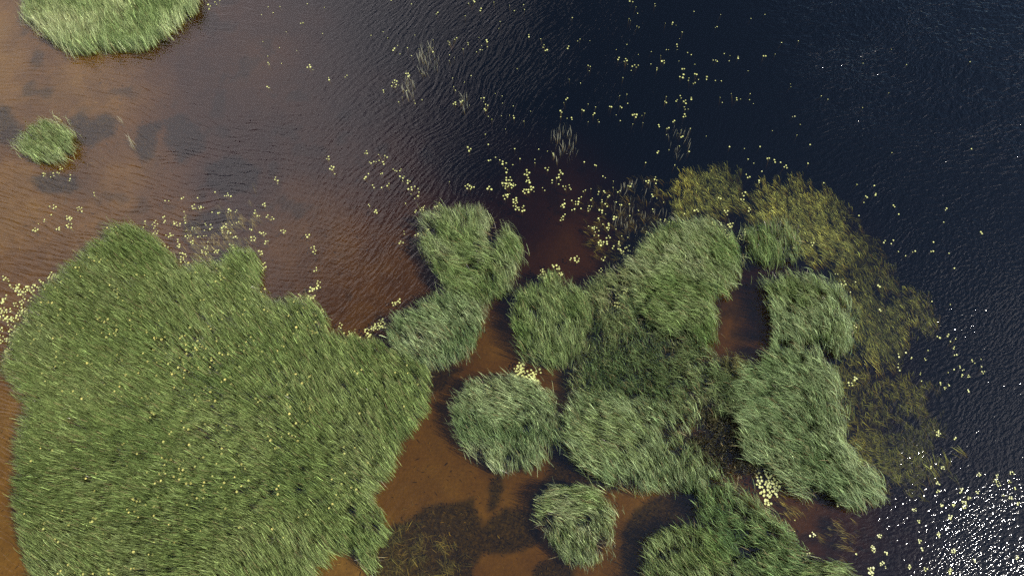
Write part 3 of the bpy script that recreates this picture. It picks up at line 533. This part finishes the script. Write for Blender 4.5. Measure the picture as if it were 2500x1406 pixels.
# ------------------------------------------------------------------ water lilies
# per 625 x 352 tile of the photograph, four times enlarged: x, y, pads
TILES = {
(0,0): "1780,120,3 1855,95,3 1858,150,2 2035,70,3 2105,35,2 2145,3,2",
(625,0): "443,232,2 230,470,1 133,617,2 250,622,1 515,655,3 555,683,1 115,850,2 703,775,2 883,752,2 650,330,1 397,497,1 120,73,1 235,70,1 168,130,1 55,148,1 500,43,1 668,78,1 295,315,1 115,553,1 68,408,1 1320,10,1 1515,43,1 1770,137,2 2072,38,1 2128,20,2 2197,100,2 2320,25,1 2470,55,1 2040,160,1 2380,215,1 2370,280,1 1240,315,1 1285,373,1 1122,350,1 1550,347,1 1382,447,1 1345,490,2 1478,470,1 1405,532,1 1590,482,1 1677,465,1 1725,470,1 1727,508,2 1517,547,1 1728,395,1 1883,430,2 1873,407,1 1947,382,2 2068,435,2 2020,482,1 2197,490,2 2200,448,1 2248,403,2 2255,460,1 2175,370,1 2150,510,1 1888,540,1 1935,565,1 1888,598,1 1480,722,4 1367,788,2 1340,828,5 1393,835,1 1243,888,2 1618,722,1 1468,887,1 1425,952,1 1393,997,1 1543,982,1 1553,1012,1 1620,978,1 2097,742,1 2035,805,1 1917,765,1 1928,850,1 1945,885,1 2000,985,2 1930,1013,3 2083,1030,1 2210,957,2 2333,917,1 2402,940,1 2220,995,1 2248,1022,2 2232,1067,2 2405,1010,1 2265,1137,1 2393,1132,1 2473,1127,1 2433,1262,1 2237,1312,1 2300,1167,1",
(1250,0): "113,50,1 122,97,1 22,110,1 587,178,1 1163,17,2 1210,73,1 1392,40,1 1397,65,1 1225,135,1 1142,188,1 1158,203,1 1218,260,1 1240,270,1 1495,232,1 1568,228,2 1600,252,1 1658,318,1 1775,117,1 2035,147,1 2330,185,1 2465,147,1 1983,273,1 2000,267,1 168,352,2 280,383,1 303,450,2 318,442,1 330,493,2 538,462,2 640,403,1 663,385,1 757,403,1 1017,488,1 1120,437,1 1232,535,1 1357,508,1 1633,383,1 1620,445,2 1504,488,1 1525,488,1 1610,490,1 1712,518,1 1748,537,1 1450,542,1 1108,587,3 1040,577,2 1125,632,1 1180,638,2 1212,660,1 1232,640,1 1163,690,1 1355,628,1 1415,668,1 1412,685,1 1480,602,3 1628,600,1 1783,632,1 1673,682,2 1658,745,3 1788,722,2 1720,773,2 1770,807,2 1820,778,1 1900,762,2 1983,790,1 2040,792,1 743,643,1 763,652,1 753,695,1 50,675,1 2070,528,1 2125,547,1 2117,597,1 1962,590,1 1993,592,2 2197,563,2 2465,547,2 2302,697,1 557,775,1 668,815,1 1082,762,1 1050,938,1 1120,922,1 1128,1012,1 540,970,2 505,1003,1 742,1017,1 815,1047,1 957,1043,2 1070,1047,2 1505,945,1 1502,992,2 1613,988,2 1647,948,2 1697,990,3 1745,957,2 1680,1045,1 1688,1070,1 1717,1067,1 1680,1127,3 2028,955,1 2138,915,1 2050,1002,1 2198,962,2 2228,968,1 2322,917,1 2315,977,1 2353,1015,1 13,1037,1 180,1088,1 20,1140,2 117,1185,1 485,1090,2 475,1143,1 538,1157,1 588,1163,2 692,1080,2 800,1113,2 838,1170,1 850,1192,1 743,1192,1 1017,1125,1 1057,1180,1 1197,1132,4 1267,1130,1 1295,1107,1 1277,1200,1 1177,1213,1 1435,1235,2 1525,1253,2 1573,1187,2 1648,1272,1 1508,1318,1 1617,1303,1 1653,1337,2 1893,1330,1 1740,1257,1",
(1875,0): "70,533,1 132,420,1 297,403,1 927,620,1 1202,487,1 1350,635,1 1970,607,1 220,822,1 222,850,1 520,940,1 583,972,1 922,1053,1 1177,910,1 240,1142,1 260,1138,1 314,1217,1 283,1320,1 43,1277,1",
(0,352): "597,237,3 572,270,2 520,298,2 427,293,2 425,313,1 687,303,1 688,353,2 497,323,1 920,487,2 485,608,1 537,615,3 770,628,4 798,622,1 800,658,1 502,692,1 435,738,1 433,757,1 660,720,3 675,735,3 700,727,2 378,778,1 347,842,4 573,827,4 675,797,5 697,818,1 1610,553,1 1647,555,1 1785,525,2 1928,525,1 2097,470,1 2210,490,2 2237,505,2 2192,505,1 1893,615,4 1935,612,1 1975,610,2 1957,625,2 1795,660,1 1813,697,1 1797,718,1 1803,742,1 1808,768,1 2070,665,1 2138,675,2 2238,652,3 2300,655,2 2490,662,2 1415,767,2 1517,747,1 1492,773,2 1538,780,1 1597,718,2 1600,760,2 1510,800,1 1502,820,1 1398,810,1 1707,775,3 1727,793,1 1763,790,2 2008,780,2 2055,808,3 2205,780,1 2182,805,3 2305,767,1 2330,757,1 2265,790,1 1815,842,1 1870,828,2 1900,822,1 1913,865,1 1993,840,1 2170,855,2 2235,862,3 2445,842,2 1500,858,2 1535,858,2 1618,888,1 1660,890,3 1688,890,1 1820,900,3 1843,898,1 1862,893,1 1942,905,2 1998,890,2 2027,953,1 1743,943,2 1880,953,3 1745,1000,3 2297,912,3 2465,918,5 2237,978,1 2275,995,2 2275,1025,2 2012,1000,3 1578,967,1 1605,988,2 1640,1005,1 1613,1080,2 1670,1057,1 1680,1105,1 1770,1060,2 1785,1090,3 1810,1080,2 1958,1047,2 2010,1055,3 2115,1045,4 2085,1022,1 1758,1138,2 1802,1133,2 1708,1143,1 1835,1180,2 1812,1200,2 2223,1028,1 2125,1210,2 45,1305,3 72,1327,2 395,1325,2 412,1350,2 490,1340,2 508,1280,8 548,1285,3 480,1300,2 108,1380,2 165,1385,5 268,1390,2 325,1380,3 352,1388,2 420,1370,1 443,1388,2",
(625,352): "195,347,3 212,385,1 705,138,3 740,230,4 768,292,1 1073,78,3 1115,187,2 1163,168,2 1195,103,1 1202,162,1 1237,190,2 1270,117,2 1098,290,1 1065,332,3 1148,412,2 1215,295,1 1232,288,1 1227,425,1 1290,400,2 1337,246,1 1363,265,2 1415,257,2 1422,318,3 1428,360,1 1480,370,3 1505,437,3 1512,487,1 1548,413,1 1580,437,1 1580,505,2 1590,470,1 1548,533,1 1457,580,1 1603,627,2 1628,630,2 1643,605,1 1555,650,2 1635,692,1 1647,715,2 1112,597,2 1160,665,3 1443,852,1 1447,877,1 1570,893,3 1415,965,3 1583,1020,1 1612,1010,3 1675,835,1 1690,852,1 1667,845,1 1760,617,2 1795,587,2 87,593,3 27,700,2 107,700,2 157,717,3 265,840,4 503,890,3 560,1025,5 577,1070,1 40,865,2 78,880,3 100,960,3 37,1065,4 85,1157,1 75,1200,6 580,1223,3 610,1345,3 608,1390,4 2080,45,3 2265,5,1 2337,130,1 2283,162,2 2377,157,1 2420,185,3 2445,257,3 2465,345,5 2430,405,8 2485,405,4 2280,430,3 2045,398,2 2080,415,5 2110,420,2 2475,487,1 2430,505,6 1887,367,1",
(1250,352): "28,48,1 260,52,1 405,98,2 78,145,1 8,203,1 222,150,1 223,185,1 345,70,1 342,237,3 140,280,5 155,355,5 15,395,4 182,430,4 213,463,1 128,467,6 298,427,1 320,452,1 470,283,4 450,332,2 472,350,1 455,390,1 393,368,2 510,425,3 557,400,1 558,442,2 40,552,6 35,612,4 95,628,6 705,175,1 807,205,1 822,212,1 885,315,1 910,330,1 987,363,1 1153,405,3 1328,368,3 1397,342,3 1402,385,1 1373,497,2 1413,530,1 1480,568,1 1418,77,2 1530,58,1 1632,20,1 1728,75,1 1587,207,1 1303,182,1 2120,27,1 2267,47,1 2418,27,1 2303,148,1 2358,190,1 2490,138,1 2298,312,3 2410,360,2 2438,267,1 2265,485,3 2230,538,1 2250,545,2 2025,527,2 985,425,1 910,465,2 935,510,2 1043,460,2 770,437,1 715,450,1 697,463,1 665,522,2 840,480,2 785,540,2 510,545,1 495,595,4 583,550,1 627,578,5 597,645,2 518,685,1 487,728,4 672,628,1 740,628,1 765,610,2 755,650,2 868,650,3 883,550,2 1015,565,1 1062,595,2 1143,585,1 927,607,1 907,585,1 912,683,1 848,738,2 1000,713,3 1148,700,1 1370,635,1 1378,662,1 1233,650,1 745,800,1 808,835,5 937,790,2 940,828,3 847,845,1 887,783,1 1013,830,1 937,910,3 867,972,6 910,965,3 803,890,1 845,892,1 1070,895,1 1130,910,1 1040,963,2 1047,985,2 1047,1020,2 988,1003,2 1143,990,1 1077,1055,4 1113,1015,2 1143,1050,2 1183,1007,1 1205,1035,1 1150,1100,5 1220,1105,2 1243,1110,2 890,1115,3 908,1103,1 1303,868,2 1343,910,2 1363,908,1 580,1127,2 630,1123,6 1450,737,1 1497,747,2 1523,772,2 1558,783,2 1682,680,1 1800,647,3 2087,670,4 2318,640,3 1970,770,3 1960,790,2 2037,785,2 2138,787,6 2075,848,2 2105,903,1 2090,930,4 2270,848,3 2222,912,5 2285,890,2 2307,902,1 405,1190,2 440,1200,4 300,1247,5 265,1285,4 335,1300,5 305,1325,3 380,1285,3 460,1265,4 483,1275,2 415,1305,2 395,1258,1 380,1335,2 435,1293,1 475,1340,1 860,1227,3 882,1230,1 1170,1193,1 1113,1240,3 1065,1275,2 1098,1320,2 1070,1320,1 1170,1262,2 1297,1182,1 1105,1362,2 1100,1390,1",
(1875,352): "5,140,2 65,162,2 123,180,1 170,220,3 410,8,1 388,190,1 543,378,1 1208,86,1 1983,50,1 1035,405,1 1050,488,2 960,515,2 933,570,1 1232,607,2 868,395,1 885,697,1 1740,643,2 1712,762,1 1275,685,1 2083,868,2 1133,953,2 1222,937,1 1200,973,1 1270,1048,1 1410,1053,1 1435,1045,1 1340,1090,1 1612,957,1 1597,1052,2 1765,1065,1 1817,1210,1 433,968,3 670,1265,2 735,1355,4 853,1345,1 1085,1380,2 253,1013,1",
(0,704): "65,68,1 15,130,3 45,120,3 155,165,4 215,130,3 213,175,2 190,35,5 235,30,5 155,10,4 275,10,4 320,15,4 385,10,2 100,215,2 45,210,5 10,215,2 20,275,7 75,290,3 95,325,6 145,290,7 195,235,5 245,205,4 250,250,4 262,300,6 180,385,1 145,365,1 85,400,2 10,400,3 115,430,4 150,440,5 170,470,4 20,485,6 75,510,4 10,520,2 245,90,2 300,115,3 210,400,2 145,570,4 75,620,5 105,650,3 200,490,3 250,335,3",
(625,704): "410,75,4 390,105,3 440,70,2 510,95,5 550,100,2 570,75,2 540,10,4 580,5,3 645,222,4 825,362,4 920,425,3 965,400,1 965,430,1 1080,410,5 1085,455,4 1120,455,2 1140,380,6 1180,370,7 1225,355,7 1248,368,3 1205,325,3 1235,312,2 1010,480,3 1090,490,2 935,465,2 1340,150,3 1370,152,2 1393,118,3",
(1250,704): "60,745,3 45,785,3 90,760,3 120,765,2 65,805,4 100,800,3 55,835,5 150,805,1 115,840,4 130,865,4 155,875,5 85,895,2 120,890,2 205,820,4 225,840,3 205,855,3 200,885,4 185,905,4 215,870,3 245,910,3 230,920,2 277,808,2 175,930,2 1100,30,4 1010,100,3 1040,175,5 1010,170,4 1075,100,2 950,150,1 1085,130,1 480,60,3 490,90,3 515,130,2 655,330,3 635,280,2 415,40,1 2085,795,3 1490,795,2",
(1875,704): "803,38,1 1095,220,2 848,375,2 855,882,3 805,930,4 1270,640,1 1275,668,1 1268,735,1 1268,770,1 1282,800,1 1343,628,1 1485,835,2 1530,690,2 1393,685,1 1400,672,1 1558,605,1 1755,455,2 1662,478,2 1828,493,1 1777,517,1 1813,583,2 1828,653,2 1985,710,2 2017,730,1 2080,763,1 2100,815,3 2075,690,1 1875,765,2 1903,790,2 1895,847,2 1950,858,3 1812,790,1 1755,820,1 1680,925,2 1760,938,2 1720,975,3 1497,903,1 1953,1000,2 1635,1385,2 1655,1390,2 1597,127,1 1777,157,1",
(1250,1054): "2410,430,4 2410,490,4 2450,505,5 2430,560,3 2445,595,3 2480,640,4 2485,680,3 2465,390,2",
(1875,1054): "10,420,5 30,440,3 15,510,6 20,550,6 45,490,4 60,500,3 75,580,4 40,590,3 95,525,2 90,610,2 10,620,3 10,690,3 85,550,2 110,480,2 605,600,5 435,1005,5 690,715,3 1430,760,5 1470,875,3 1085,1015,5 1025,1125,5 1030,1150,4 1112,1285,5 1140,1320,2 1005,1350,8 1005,1380,5 860,1190,1 385,1240,4 330,1190,2 390,1195,3 260,860,1 257,967,1 1910,690,6 1920,730,5 1815,710,3 1690,710,3 1780,825,5 1660,500,4 1653,580,3 1705,350,4 1590,350,2 2230,430,3 2220,475,6 2250,515,4 2380,400,4 2350,490,3 2360,640,4 2440,700,3 2050,415,4 2045,585,3 1890,560,3 1660,20,5 1820,60,2 1870,585,2 1960,640,3 2430,1225,4 1810,1160,5 1785,1350,3 1770,1365,3 1535,1340,4 1380,1310,4 1475,1065,4 1505,1140,2 1665,1000,4 1153,1180,3 2010,1255,3 2405,545,2 2300,615,2",
}
def pad_radius_px(n_here):                       # pads are bigger in crowds, tiny when alone out on the deep water
    return 2.9 if n_here >= 3 else (2.5 if n_here == 2 else 2.05)
PADS = []                                        # px, py, radius (m), entry
for (ox, oy), s in TILES.items():
    for t in s.split():
        zx, zy, k = (int(v) for v in t.split(','))
        qx, qy = ox+zx/3.994, oy+zy/3.994
        rp = pad_radius_px(k)
        if qy > 690 and qx < 90: rp = 3.1
        if 1255 < qx < 1325 and 880 < qy < 945: rp = 3.5
        if 1840 < qx < 1905 and 1140 < qy < 1240: rp = 3.5
        if qy > 560 and k >= 3 and rp < 3: rp = 2.8
        if oy == 0 and k == 1: rp = 1.5
        if qx > 2130 and qy > 850: rp = 2.15
        placed = []
        for i in range(k):
            for _ in range(30):
                a_, q_ = rng.uniform(0, 2*math.pi), rp*(.2 if k == 1 else 1.15*math.sqrt(k))*math.sqrt(rng.random())
                x_, y_ = qx+q_*math.cos(a_), qy+q_*math.sin(a_)
                if all((x_-u)**2+(y_-v)**2 > (1.75*rp)**2 for u, v in placed): break
            placed.append((x_, y_))
            PADS.append((x_, y_, rp*rng.uniform(.55, 1.15)*.0265))
# plants: pads close together spring from one root
order = sorted(range(len(PADS)), key=lambda i: (round(PADS[i][1]/20), PADS[i][0]))
plants = []
for i in order:
    x_, y_, r_ = PADS[i]; best = None
    for c in plants:
        d_ = math.hypot(c['x']-x_, c['y']-y_)
        if d_ < 17 and len(c['m']) < 14 and (best is None or d_ < best[0]): best = (d_, c)
    if best is None: plants.append({'x': x_, 'y': y_, 'm': [i]})
    else:
        c = best[1]; c['m'].append(i); c['x'] = sum(PADS[q][0] for q in c['m'])/len(c['m']); c['y'] = sum(PADS[q][1] for q in c['m'])/len(c['m'])

def pad_verts(r, seg=14, notch=.42, lift=.012, seed=0):
    q = np.random.default_rng(seed); v = [(0, 0, 0)]
    for k in range(seg):
        a_ = notch*.5+(2*math.pi-notch)*k/(seg-1)
        rr = r*(1+.06*q.normal())*(1.05 if k in (0, seg-1) else 1); v.append((rr*math.cos(a_), rr*math.sin(a_)*.92, lift*(.5+q.random())))
    return v, [(0, k, k+1) for k in range(1, seg)]
PADM, n, l = material('lily_pad')
o = N(n, 'ShaderNodeOutputMaterial'); p = N(n, 'ShaderNodeBsdfPrincipled', Roughness=.38); tc = N(n, 'ShaderNodeTexCoord'); oi = N(n, 'ShaderNodeObjectInfo')
nz = N(n, 'ShaderNodeTexNoise', Scale=9.0, Detail=3.0); l.new(tc.outputs['Object'], nz.inputs['Vector'])
rp_ = N(n, 'ShaderNodeValToRGB'); e = rp_.color_ramp.elements; e[0].position = .30; e[0].color = (.38, .41, .11, 1); e[1].position = .68; e[1].color = (.56, .56, .21, 1)
l.new(nz.outputs['Fac'], rp_.inputs['Fac'])
mu = N(n, 'ShaderNodeMix', data_type='RGBA', blend_type='MULTIPLY'); mu.inputs['Factor'].default_value = 1; l.new(rp_.outputs['Color'], mu.inputs['A'])
mr = N(n, 'ShaderNodeMapRange'); mr.inputs['To Min'].default_value = .72; mr.inputs['To Max'].default_value = 1.12; l.new(oi.outputs['Random'], mr.inputs['Value']); l.new(mr.outputs['Result'], mu.inputs['B'])
l.new(mu.outputs['Result'], p.inputs['Base Color']); l.new(p.outputs[0], o.inputs['Surface'])
pad_mesh = []
for s in range(6):
    v, f = pad_verts(1.0, lift=.05, seed=s, notch=(.35, .5, .28, .6, .42, .34)[s]); me = bpy.data.meshes.new('lily_pad'); me.from_pydata(v, [], f); me.materials.append(PADM); pad_mesh.append(me)
def stalk_data(x, y, k):
    """slack stalks from the pads down into the dark"""
    r = rng
    d = depth_at(np.array([x]), np.array([y]))[0]
    return x, y, -min(d, 1.6)
STALK = attr_mat('lily_stalks', .7, .2)

REG = [ # anchor on the photo, where the plant floats
 (230,10,'on the reed bed at the top left'),(470,15,'off the right end of the top reed bed'),(650,30,'on the violet water near the top edge'),(700,140,'on the violet water below the top edge'),(830,185,'on the dull water left of the navy part'),
 (960,200,'beside the ragged brown reed scrap'),(1040,130,'around the sparse whitish reeds'),(1170,100,'on the navy water right of the sparse whitish reeds'),(1180,30,'at the top edge above the navy water'),
 (1180,270,'on the dark water beside the ragged reed scrap'),(1400,110,'on the navy water at the upper centre'),(1390,280,'on the dark water above the pale sparse reeds'),(1560,40,'on the navy water near the top centre'),(1560,150,'in the scattered navy-water pad field'),
 (1680,190,'on the navy water right of the pad field'),(1680,265,'in the lower part of the navy pad field'),(1540,280,'on the dark water above the dim brown weed'),(1800,50,'on the open navy water toward the top right'),(1790,150,'on the open navy water right of centre'),
 (1810,240,'on the dark water well above the golden grass'),(1640,320,'just above the golden submerged grass'),(2050,200,'far out on the empty right-hand water'),(2250,150,'far out on the upper right water'),(1950,310,'on the dark water above the right golden grass'),
 (130,430,'below the small oval reed island'),(230,475,'on the brown shallows right of the oval-island pads'),(150,540,'on the open brown shallows at the left'),(440,500,'above the strewn grass on the brown shallows'),(560,480,'at the tip of the strewn olive grass'),
 (380,560,'at the top corner of the huge reed bed'),(460,540,'on the strewn olive grass near its top'),(550,560,'among the strewn olive grass'),(420,640,'along the upper shore of the huge reed bed'),(500,620,'in the notch of the huge reed bed'),
 (620,560,'right of the strewn olive grass'),(640,620,'off the fork of the huge reed bed'),(675,435,'alone on the dull brown water'),(805,400,'left of the dark upper ripples'),(690,570,'on the brown water off the huge reed bed'),(760,600,'on the brown water in mid-channel'),
 (770,680,'above the reed lobe on the brown water'),(900,390,'on the dark water above the heart-shaped island'),(890,440,'left of the pad chain'),(980,430,'in the pad chain running to the heart-shaped island'),(910,510,'on the dark ripples left of the heart-shaped island'),
 (1030,520,'at the upper left tip of the heart-shaped island'),(1000,590,'beside the left edge of the heart-shaped island'),(1070,500,'at the top of the heart-shaped island'),(1145,455,'above the heart-shaped island'),(1140,365,'on the dark water between reeds and thick clusters'),
 (1240,450,'among the thick pad clusters in the centre'),(1290,430,'in the right half of the thick pad clusters'),(1265,500,'at the bottom of the thick pad clusters'),(1220,390,'above the thick pad clusters'),(1350,370,'at the pale sparse reeds'),(1365,450,'right of the thick pad clusters'),
 (1380,510,'below and right of the thick clusters'),(1440,480,'at the left edge of the dim brown weed'),(1500,480,'over the upper dim brown weed'),(1590,440,'at the top right of the dim brown weed'),(1540,510,'over the middle of the dim brown weed'),(1470,560,'at the lower left of the dim brown weed'),
 (1475,595,'on the brown water under the dim weed'),(1400,632,'on the brown water above the upright lobe'),(1340,680,'crowning the upright reed lobe'),(1540,620,'at the left foot of the pale lobe'),(1640,545,'on the top rim of the pale lobe'),(1660,500,'under the left golden grass'),(1770,520,'in the channel below the left golden grass'),
 (1780,550,'on the upper right rim of the pale lobe'),(1810,580,'in the narrow channel right of the pale lobe'),(1815,480,'at the right end of the left golden grass'),(1850,380,'above the gap between the golden patches'),(1900,390,'above the right golden grass'),(1650,380,'above the left golden grass'),
 (1990,590,'on the right golden grass'),(2140,480,'right of the right golden grass'),(2200,500,'on the black water off the golden grass'),(2310,530,'on the black open water at the right'),(2370,370,'alone on the black water at the far right'),(2180,590,'between the golden patches and black water'),
 (2270,600,'on the black water above the farthest golden patch'),(2060,690,'in the cove above the long reed bed'),(2150,700,'on the drowned weed near the farthest golden patch'),(1520,720,'at the top of the dark mixed bed'),(1500,745,'inside the dark mixed reed bed'),(1415,790,'on the seam of the upright lobe'),
 (40,700,'at the left shore above the huge reed bed'),(120,680,'at the upper left shore of the huge bed'),(20,780,'in the crowd at the left edge'),(60,780,'in the crowd pressed against the huge bed'),(20,830,'at the lower end of the left crowd'),(730,725,'on the rim of the reed lobe above mid bed'),(765,710,'above the rim of the reed lobe'),
 (790,760,'at the tip of the reed lobe'),(840,795,'on the dark cove above the huge bed'),(870,815,'along the cove shore of the huge bed'),(920,800,'in the raft left of the silvery oval island'),(965,735,'alone above the silvery oval island'),(1275,905,'in the raft at the top left of the round island'),(1305,920,'in the raft above the round island'),
 (1320,905,'at the right end of the round-island raft'),(1770,900,'at the tiny tuft by the dark pool'),(2090,800,'by the dark slot right of the long bed'),(2080,930,'on the olive meadow beside the long bed'),(2190,880,'on the drowned meadow below the farthest golden patch'),(2250,900,'on the drowned meadow right side'),(2320,840,'on the black water right of the golden patch'),
 (2350,890,'on the glittering black water'),(2400,900,'far right on the glittering black water'),(2310,940,'at the edge of the drowned meadow'),(2290,1055,'by the small golden tuft'),(2340,1070,'right of the small golden tuft'),(1860,1160,'at the top of the lily cluster below the sedge'),(1880,1185,'in the lily cluster below the sedge'),(1870,1210,'low in the lily cluster below the sedge'),
 (1880,1225,'at the bottom of the lily cluster'),(2025,1205,'in the dark inlet of the long bed'),(1985,1305,'on the rippled lower right bay'),(2050,1235,'at the foot of the long bed'),(2230,1245,'on the glitter right of the long bed'),(2140,1310,'on the glitter below the long bed'),(2130,1340,'on the glitter beside the arching clump'),(2130,1400,'at the bottom edge in the glitter'),
 (1970,1360,'by the shore of the dark green bed'),(1940,1280,'off the right shore of the dark green bed'),(2330,1230,'in the glitter right of centre bay'),(2290,1180,'on the glitter under the drowned meadow'),(2430,1170,'in the right-edge glitter'),(2380,1160,'in the upper glitter'),(2470,1220,'at the right edge in the glitter'),(2280,1310,'in the middle of the glitter'),
 (2325,1350,'low in the glitter'),(2260,1390,'at the bottom edge of the glitter'),(2220,1385,'at the bottom edge left of the glitter'),(2480,1360,'in the bottom right corner glitter'),(2360,1200,'in the glitter left of the edge pads'),(2295,1145,'just under the small golden tuft')]
RX = np.array([[q[0], q[1]] for q in REG], float)
WORD = {1: 'lone pale lily pad', 2: 'pair of pale lily pads', 3: 'three pale lily pads', 4: 'four pale lily pads', 5: 'five pale lily pads', 6: 'six pale lily pads', 7: 'seven pale lily pads', 8: 'eight pale lily pads'}
plants.sort(key=lambda c: -sum(PADS[i][2]**2 for i in c['m']))
vis = [c for c in plants if -5 < c['x'] < 2505 and -5 < c['y'] < 1411]
named, rest = vis[:290], vis[290:]
groups = {}
for c in named:
    k = int(np.argmin(((RX-[c['x'], c['y']])**2).sum(1))); c['reg'] = REG[k][2]
    nn = len(c['m']); c['word'] = WORD.get(nn, 'dense pad cluster')
    groups.setdefault((c['word'], c['reg']), []).append(c)
ORD = ['leftmost', 'second', 'third', 'fourth', 'fifth', 'sixth']
for (w_, g_), cs in groups.items():
    cs.sort(key=lambda c: c['x'])
    if len(f'{w_} {g_}, second from left'.split()) > 15: w_ = w_.replace('of pale lily pads', 'of pads').replace('pale lily ', '')
    for i, c in enumerate(cs):
        c['label'] = f'{w_} {g_}' + ('' if len(cs) == 1 else (', leftmost' if i == 0 else (', rightmost' if i == len(cs)-1 else f', {ORD[i]} from left')))
for c in named:
    x0, y0 = (float(v) for v in unproj(c['x'], c['y'], 0))
    root = empty('water_lily', (x0, y0, 0), label=c['label'], category='water lily', group='water lilies floating on the lake')
    sx, sy, tx_, ty_ = [], [], [], []
    for i in c['m']:
        X_, Y_, r_ = PADS[i]; wx_, wy_ = (float(v) for v in unproj(X_, Y_, .0))
        inside = any(in_poly(np.array([X_]), np.array([Y_]), BEDS[b])[0] for b in ('C', 'H1', 'H2', 'H3', 'H6', 'F', 'D', 'E', 'A'))
        zz = .012+.006*rng.random()+(rng.uniform(.15, .5) if inside else 0)
        o = bpy.data.objects.new('lily_pad', pad_mesh[int(rng.integers(6))]); COL.objects.link(o); o.parent = root
        o.location = (wx_-x0, wy_-y0, zz); o.rotation_euler = (rng.normal()*.05, rng.normal()*.05, rng.uniform(0, 6.28)); o.scale = (r_, r_*rng.uniform(.85, 1.05), r_)
        tx_.append(wx_-x0); ty_.append(wy_-y0); sx.append(zz)
    k = len(tx_); tx_, ty_, tz_ = np.array(tx_), np.array(ty_), np.array(sx)
    d = min(float(depth_at(np.array([x0]), np.array([y0]))[0]), 1.3)
    bx_, by_ = np.zeros(k)+rng.normal(size=k)*.04, np.zeros(k)-.15+rng.normal(size=k)*.04
    link('lily_stalks', stems_mesh('lily_stalks', bx_, by_, np.full(k, -d), tx_, ty_, tz_-.006, np.full(k, .022), np.tile([.38, .36, .16], (k, 1))), STALK, root)
def scatter_pads(name, pts, label, mat=None):
    vs, fs, b = [], [], 0
    for (x_, y_, z_, r_) in pts:
        v, f = pad_verts(r_, 9, seed=int(rng.integers(1e6))); a_ = rng.uniform(0, 6.28); ca, sa = math.cos(a_), math.sin(a_)
        vs += [(x_+u*ca-w*sa, y_+u*sa+w*ca, z_+q) for u, w, q in v]; fs += [tuple(b+i for i in t) for t in f]; b += len(v)
    me = bpy.data.meshes.new(name); me.from_pydata(vs, [], fs); return link(name, me, mat or PADM, None, kind='stuff', label=label, category='lily pads')
pts = []
for c in rest:
    for i in c['m']:
        X_, Y_, r_ = PADS[i]; wx_, wy_ = unproj(X_, Y_, 0); pts.append((float(wx_), float(wy_), .012+.004*rng.random(), r_))
scatter_pads('tiny_lily_pads', pts, 'tiny scattered lily pads dotted over the dark open water')
k = len(pts); P_ = np.array(pts); dd = np.minimum(depth_at(P_[:, 0], P_[:, 1]), 1.3)
link('tiny_lily_stalks', stems_mesh('tiny_lily_stalks', P_[:, 0]+rng.normal(size=k)*.08, P_[:, 1]-.1+rng.normal(size=k)*.06, -dd, P_[:, 0], P_[:, 1], P_[:, 2]-.006, np.full(k, .02), np.tile([.36, .35, .17], (k, 1))), STALK, None, kind='stuff',
     label='thin stalks running down from the tiny lily pads', category='lily stalks')
LEAFM, n, l = material('yellowing_leaf')
o = N(n, 'ShaderNodeOutputMaterial'); p = N(n, 'ShaderNodeBsdfPrincipled', Roughness=.5); tc = N(n, 'ShaderNodeTexCoord'); nz = N(n, 'ShaderNodeTexNoise', Scale=2.0, Detail=4.0)
l.new(tc.outputs['Object'], nz.inputs['Vector']); rp_ = N(n, 'ShaderNodeValToRGB'); l.new(nz.outputs['Fac'], rp_.inputs['Fac'])
e = rp_.color_ramp.elements; e[0].position = .35; e[0].color = (.30, .32, .08, 1); e[1].position = .65; e[1].color = (.55, .46, .12, 1)
l.new(rp_.outputs['Color'], p.inputs['Base Color']); l.new(p.outputs[0], o.inputs['Surface'])
pts = []
for b_, cx_, cy_, rr, k in INSIDE:
    for _ in range(k):
        x_, y_ = cx_+rng.normal()*rr*.6, cy_+rng.normal()*rr*.6; z_ = rng.uniform(.3, 1.0)
        wx_, wy_ = unproj(x_, y_, z_); pts.append((float(wx_), float(wy_), z_, rng.uniform(.05, .095)))
Cp = BEDS['C']; sx_, sy_ = sample_in(Cp, .55, lambda a, b, u, v: np.clip((fbm(a*.25, b*.25, 401, 3)-.42)*6, .15, 1), 402, 25)
for a_, b_ in zip(sx_, sy_):
    for _ in range(int(rng.integers(1, 4))):
        pts.append((float(a_+rng.normal()*.35), float(b_+rng.normal()*.35), rng.uniform(.7, 1.35), rng.uniform(.045, .09)))
scatter_pads('yellow_leaves', pts, 'yellowish raised lily leaves showing between the stems of the huge reed bed', LEAFM)
P_ = np.array(pts); k = len(pts)
link('yellow_leaf_stalks', stems_mesh('yellow_leaf_stalks', P_[:, 0], P_[:, 1], np.full(k, -.2), P_[:, 0], P_[:, 1], P_[:, 2], np.full(k, .02), np.tile([.16, .18, .06], (k, 1))), STALK, None, kind='stuff',
     label='upright stalks carrying the yellowish leaves inside the reed bed', category='lily stalks')
print('stem triangles', TRIS[0], 'plants', len(plants), 'pads', len(PADS))
